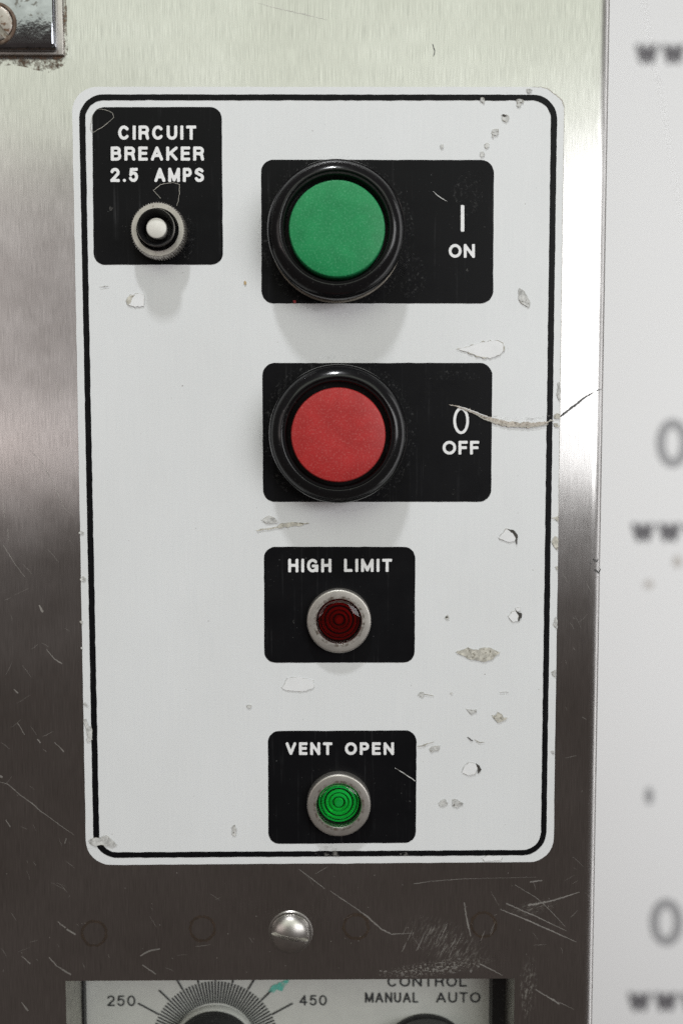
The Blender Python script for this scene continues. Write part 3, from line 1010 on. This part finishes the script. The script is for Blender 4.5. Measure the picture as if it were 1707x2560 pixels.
# ================================================================== circuit breaker button
c = P(395.5, 575, .005)
base = Vector((c.x, 0, c.z))
r = 70 * mpp(395, 575, .005)
t = thing('breaker_button', 'small white reset button in knurled metal nut under CIRCUIT BREAKER', 'reset button', base)
lathe('knurled_nut', base, [(r * .97, H2), (r, .0008), (r, .0050), (r * .97, .0054), (r * .93, .0056), (r * .76, .0056), (r * .735, .0053), (r * .72, .0036), (r * .4, .0036)], M['nickel'], t, 288, teeth=64, depth=(r * .055, r * .95))
lathe('bushing', base, [(r * .71, .0040), (r * .71, .0054), (r * .69, .0058), (r * .66, .0054), (r * .66, .0084), (r * .64, .0090), (r * .61, .0090), (r * .55, .0074), (r * .47, .0056), (r * .46, .004), (r * .2, .004)], M['gloss_black'], t, 72)
lathe('plunger', base, [(r * .335, .0041), (r * .365, .0070), (r * .35, .0075), (r * .31, .0077), (1e-5, .0078)], M['white_knob'], t, 64)


# ================================================================== slotted screw
def slotted(name, c, r, dome, slot_w, slot_d, ang, mat, parent, h0=0.0):
    rows = []
    nv = 22
    vv = [-1 + 2 * k / nv for k in range(nv + 1)]
    sw = slot_w / r
    vv = sorted([v for v in vv if abs(v) > sw * 1.3] + [-sw * 1.18, -sw, -sw * .98, 0, sw * .98, sw, sw * 1.18])
    nu = 40
    verts, faces = [], []
    ca, sa = math.cos(ang), math.sin(ang)
    for v in vv:
        hw = math.sqrt(max(0, 1 - v * v)) + 1e-4
        for k in range(nu + 1):
            u = hw * math.sin((k / nu - .5) * math.pi)
            q = min(1.0, u * u + v * v)
            h = h0 + dome * math.sqrt(max(0, 1 - q * 0.985)) + 0.0004
            if abs(v) < sw * .99:
                h = max(h0 + .0001, min(h, h0 + dome + .0004 - slot_d))
            x, z = (u * ca - v * sa) * r, (u * sa + v * ca) * r
            verts.append((c[0] + x, c[1] - h, c[2] + z))
    w_ = nu + 1
    for j in range(len(vv) - 1):
        for k in range(nu):
            faces.append((j * w_ + k, j * w_ + k + 1, (j + 1) * w_ + k + 1, (j + 1) * w_ + k))
    o = mesh(name, verts, faces, mat, parent, smooth=True)
    o.data.set_sharp_from_angle(angle=math.radians(40))
    return o


cs = P(726, 2335.5, 0.0012)
rs = 51 * mpp(726, 2335, .001)
sc = thing('slotted_screw', 'domed slotted screw in the dark steel below the sticker', 'screw', (cs.x, 0, cs.z))
slotted('head', (cs.x, 0, cs.z), rs, 0.0035, 0.00060, 0.0022, math.radians(-11), M['screw_steel'], sc)
lathe('seat_rim', Vector((cs.x, 0, cs.z)), [(rs * 1.10, .00005), (rs * 1.05, .00035), (rs * .98, .0004), (rs * .9, .0001)], M['screw_steel'], sc, 64)

# ================================================================== chrome plate, top left
cb = P(162, 141)
hb = 0.0050
pl = thing('latch_plate', 'pitted chrome latch plate with rusty slotted screw at the cabinet corner', 'latch plate', (cb.x, 0, cb.z))


def box(name, x0, x1, y0, y1, z0, z1, mat, parent, bev=0.0, seg=3):
    bm = bmesh.new()
    bmesh.ops.create_cube(bm, size=1)
    o0 = origin(parent)
    for v in bm.verts:
        v.co = Vector(((x0 + x1) / 2 + v.co.x * (x1 - x0), (y0 + y1) / 2 + v.co.y * (y1 - y0), (z0 + z1) / 2 + v.co.z * (z1 - z0))) - o0
    if bev:
        bmesh.ops.bevel(bm, geom=list(bm.edges), offset=bev, segments=seg, affect='EDGES', profile=0.5)
    me = bpy.data.meshes.new(name)
    bm.to_mesh(me)
    bm.free()
    me.materials.append(mat)
    me.polygons.foreach_set('use_smooth', [True] * len(me.polygons))
    me.set_sharp_from_angle(angle=math.radians(35))
    o = bpy.data.objects.new(name, me)
    COL.objects.link(o)
    o.parent = parent
    return o


bx0, bz1 = P(-140, -90).x, P(0, -100).z
box('shim', bx0, cb.x, -0.0012, -0.00005, cb.z, bz1, M['nickel'], pl, 0.0003, 2)
box('chrome_cover', bx0, cb.x - 0.0012, -hb, -0.00125, cb.z + 0.0006, bz1, M['chrome'], pl, 0.0011, 4)
cr = P(-10, 59, hb)
rr = 53 * mpp(0, 59, hb)
lathe('rust_rim', Vector((cr.x, -hb, cr.z)), [(rr, .00003), (rr * .97, .0004), (rr * .88, .0005), (rr * .8, .0001)], M['rust'], pl, 64)
slotted('screw_head', (cr.x, -hb, cr.z), rr * .82, 0.0006, 0.0007, 0.0009, math.radians(-50), M['old_screw'], pl)
rp = densify([(-30, 138), (60, 139), (165, 139), (172, 150), (155, 168), (120, 182), (60, 166), (-30, 160)], 12, 1.0)
vs = [P(*p, 0.0001) for p in rp]
mesh('rust_stain', vs, orient(vs, [tuple(range(len(vs)))]), M['rust_film'], pl)
rp = densify([(150, -20), (166, -20), (168, 60), (170, 140), (150, 141)], 12, 1.0)
vs = [P(*p, 0.0001) for p in rp]
mesh('rust_stain', vs, orient(vs, [tuple(range(len(vs)))]), M['rust_film'], pl)

# ================================================================== instrument plate in the recess
pp = P(700, 2560, -RD)
ins = thing('instrument_plate', 'pale recessed plate with dial scale and MANUAL AUTO lettering behind cut-out', 'instrument plate', pp)
mesh('face_plate', [(ox0 + .0001, RD, zb - .01), (ox1 - .0018, RD, zb - .01), (ox1 - .0018, RD, oz1 + .02), (ox0 + .0001, RD, oz1 + .02)], [(0, 1, 2, 3)], M['plate'], ins)
box('dark_strip', ox1 - .0040, ox1 - .0001, RD - .006, RD + .001, zb - .01, oz1 + .02, M['matt_black'], ins)  # matt black strips down both sides of the recessed plate
box('dark_strip', ox0 + .0001, ox0 + .0006, RD - .003, RD + .001, zb - .01, oz1 + .02, M['matt_black'], ins)
HP = -RD + 0.0003
lettering('lettering', [('250', 268.8, 339, 2489, 2515.5, 3.6)], HP, M['grey_ink'], ins, rag=.1)
lettering('lettering', [('450', 748.8, 817, 2488, 2514, 3.6)], HP, M['grey_ink'], ins, rag=.1)
lettering('lettering', [('CONTROL', 968.8, 1166, 2441, 2467, 4.0), ('MANUAL', 912.8, 1045.5, 2481, 2507, 4.0), ('AUTO', 1090, 1200, 2481, 2507, 4.0)], HP, M['grey_ink'], ins, rag=.1)
DU, DV = 539.0, 2612.0
for k in range(-31, 32):
    a = math.radians(90 + k * 3.06)
    r0, r1, wd = 104, 159, 3.4
    ribbon('tick_mark', [(DU + r0 * math.cos(a), DV - r0 * math.sin(a)), (DU + r1 * math.cos(a), DV - r1 * math.sin(a))], [wd, wd * 1.15], HP, M['grey_ink'], ins, step=60, jit=0)
for a in (28.2, 44.1, 135.9, 151.8, 59.4, 120.6, 74.7, 105.3, 90):
    a_ = math.radians(a)
    r1 = 219 if a in (28.2, 151.8) else 196
    ribbon('tick_mark', [(DU + 160 * math.cos(a_), DV - 160 * math.sin(a_)), (DU + r1 * math.cos(a_), DV - r1 * math.sin(a_))], [4, 4], HP + .00005, M['grey_ink'], ins, step=60, jit=0)
chip_t = densify([(672, 2478), (682, 2462), (700, 2455), (722, 2452), (712, 2466), (705, 2478), (690, 2474), (684, 2482)], 5, 1.2)
vs = [P(*p, HP + 0.0001) for p in chip_t]
mesh('paint_smear', vs, orient(vs, [tuple(range(len(vs)))]), M['teal_film'], ins)


def knob(name, label, uv, r_sk, r_cap, hh):
    c0 = P(*uv, -RD)
    k = mpp(*uv, -RD)
    b = Vector((c0.x, RD, c0.z))
    t = thing(name, label, 'knob', b)
    lathe('skirt', b, [(r_sk * k, .0005), (r_sk * k, .002), (r_sk * k * .97, .0026), (r_sk * k * .6, .003)], M['plate'] if 'pale' in label else M['matt_black'], t, 96)
    lathe('cap', b, [(r_cap * k * .96, .0031), (r_cap * k, hh * .85), (r_cap * k * .93, hh), (1e-5, hh)], M['matt_black'], t, 96)
    return t


knob('dial_knob', 'black temperature dial knob with pale skirt between 250 and 450', (DU, DV), 105, 106, 0.0085)
knob('selector_knob', 'black selector knob below MANUAL AUTO lettering', (1063, 2640), 112, 116, 0.0085)

# ================================================================== banner behind
BD = 0.80
bn = thing('backdrop_banner', 'white printed banner with grey letters hanging behind the cabinet', 'banner', P(1600, 2900, -BD))
a, b = P(1250, -500, -BD), P(2300, 3000, -BD)
box('cloth', a.x, b.x, BD, BD + .004, b.z, a.z, M['backdrop'], bn)
HB = -BD + 0.0008
for (x, y0, y1) in ((1588, 109, 160), (1578, 1306, 1355), (1569, 2480, 2529)):
    lettering('lettering', [('WWW', x, x + 190, y0, y1, 14.5)], HB, M['banner_dark'], bn, step=3, rag=0)
for (x, y0, y1) in ((1640, 1047, 1169), (1624, 2247, 2365)):
    lettering('lettering', [('O', x, x + 82, y0, y1, 22)], HB, M['banner_grey'], bn, step=3, rag=0)
for (u, v, rx, ry, mt) in ((1693, 1404, 11, 15, 'banner_tan'), (1621, 1461, 12, 10, 'banner_tan'), (1622, 1990, 11, 22, 'banner_grey')):
    vs = [P(u + rx * math.cos(k * math.pi / 6), v + ry * math.sin(k * math.pi / 6), HB) for k in range(12)]
    mesh('printed_mark', vs, orient(vs, [tuple(range(12))]), M[mt], bn)
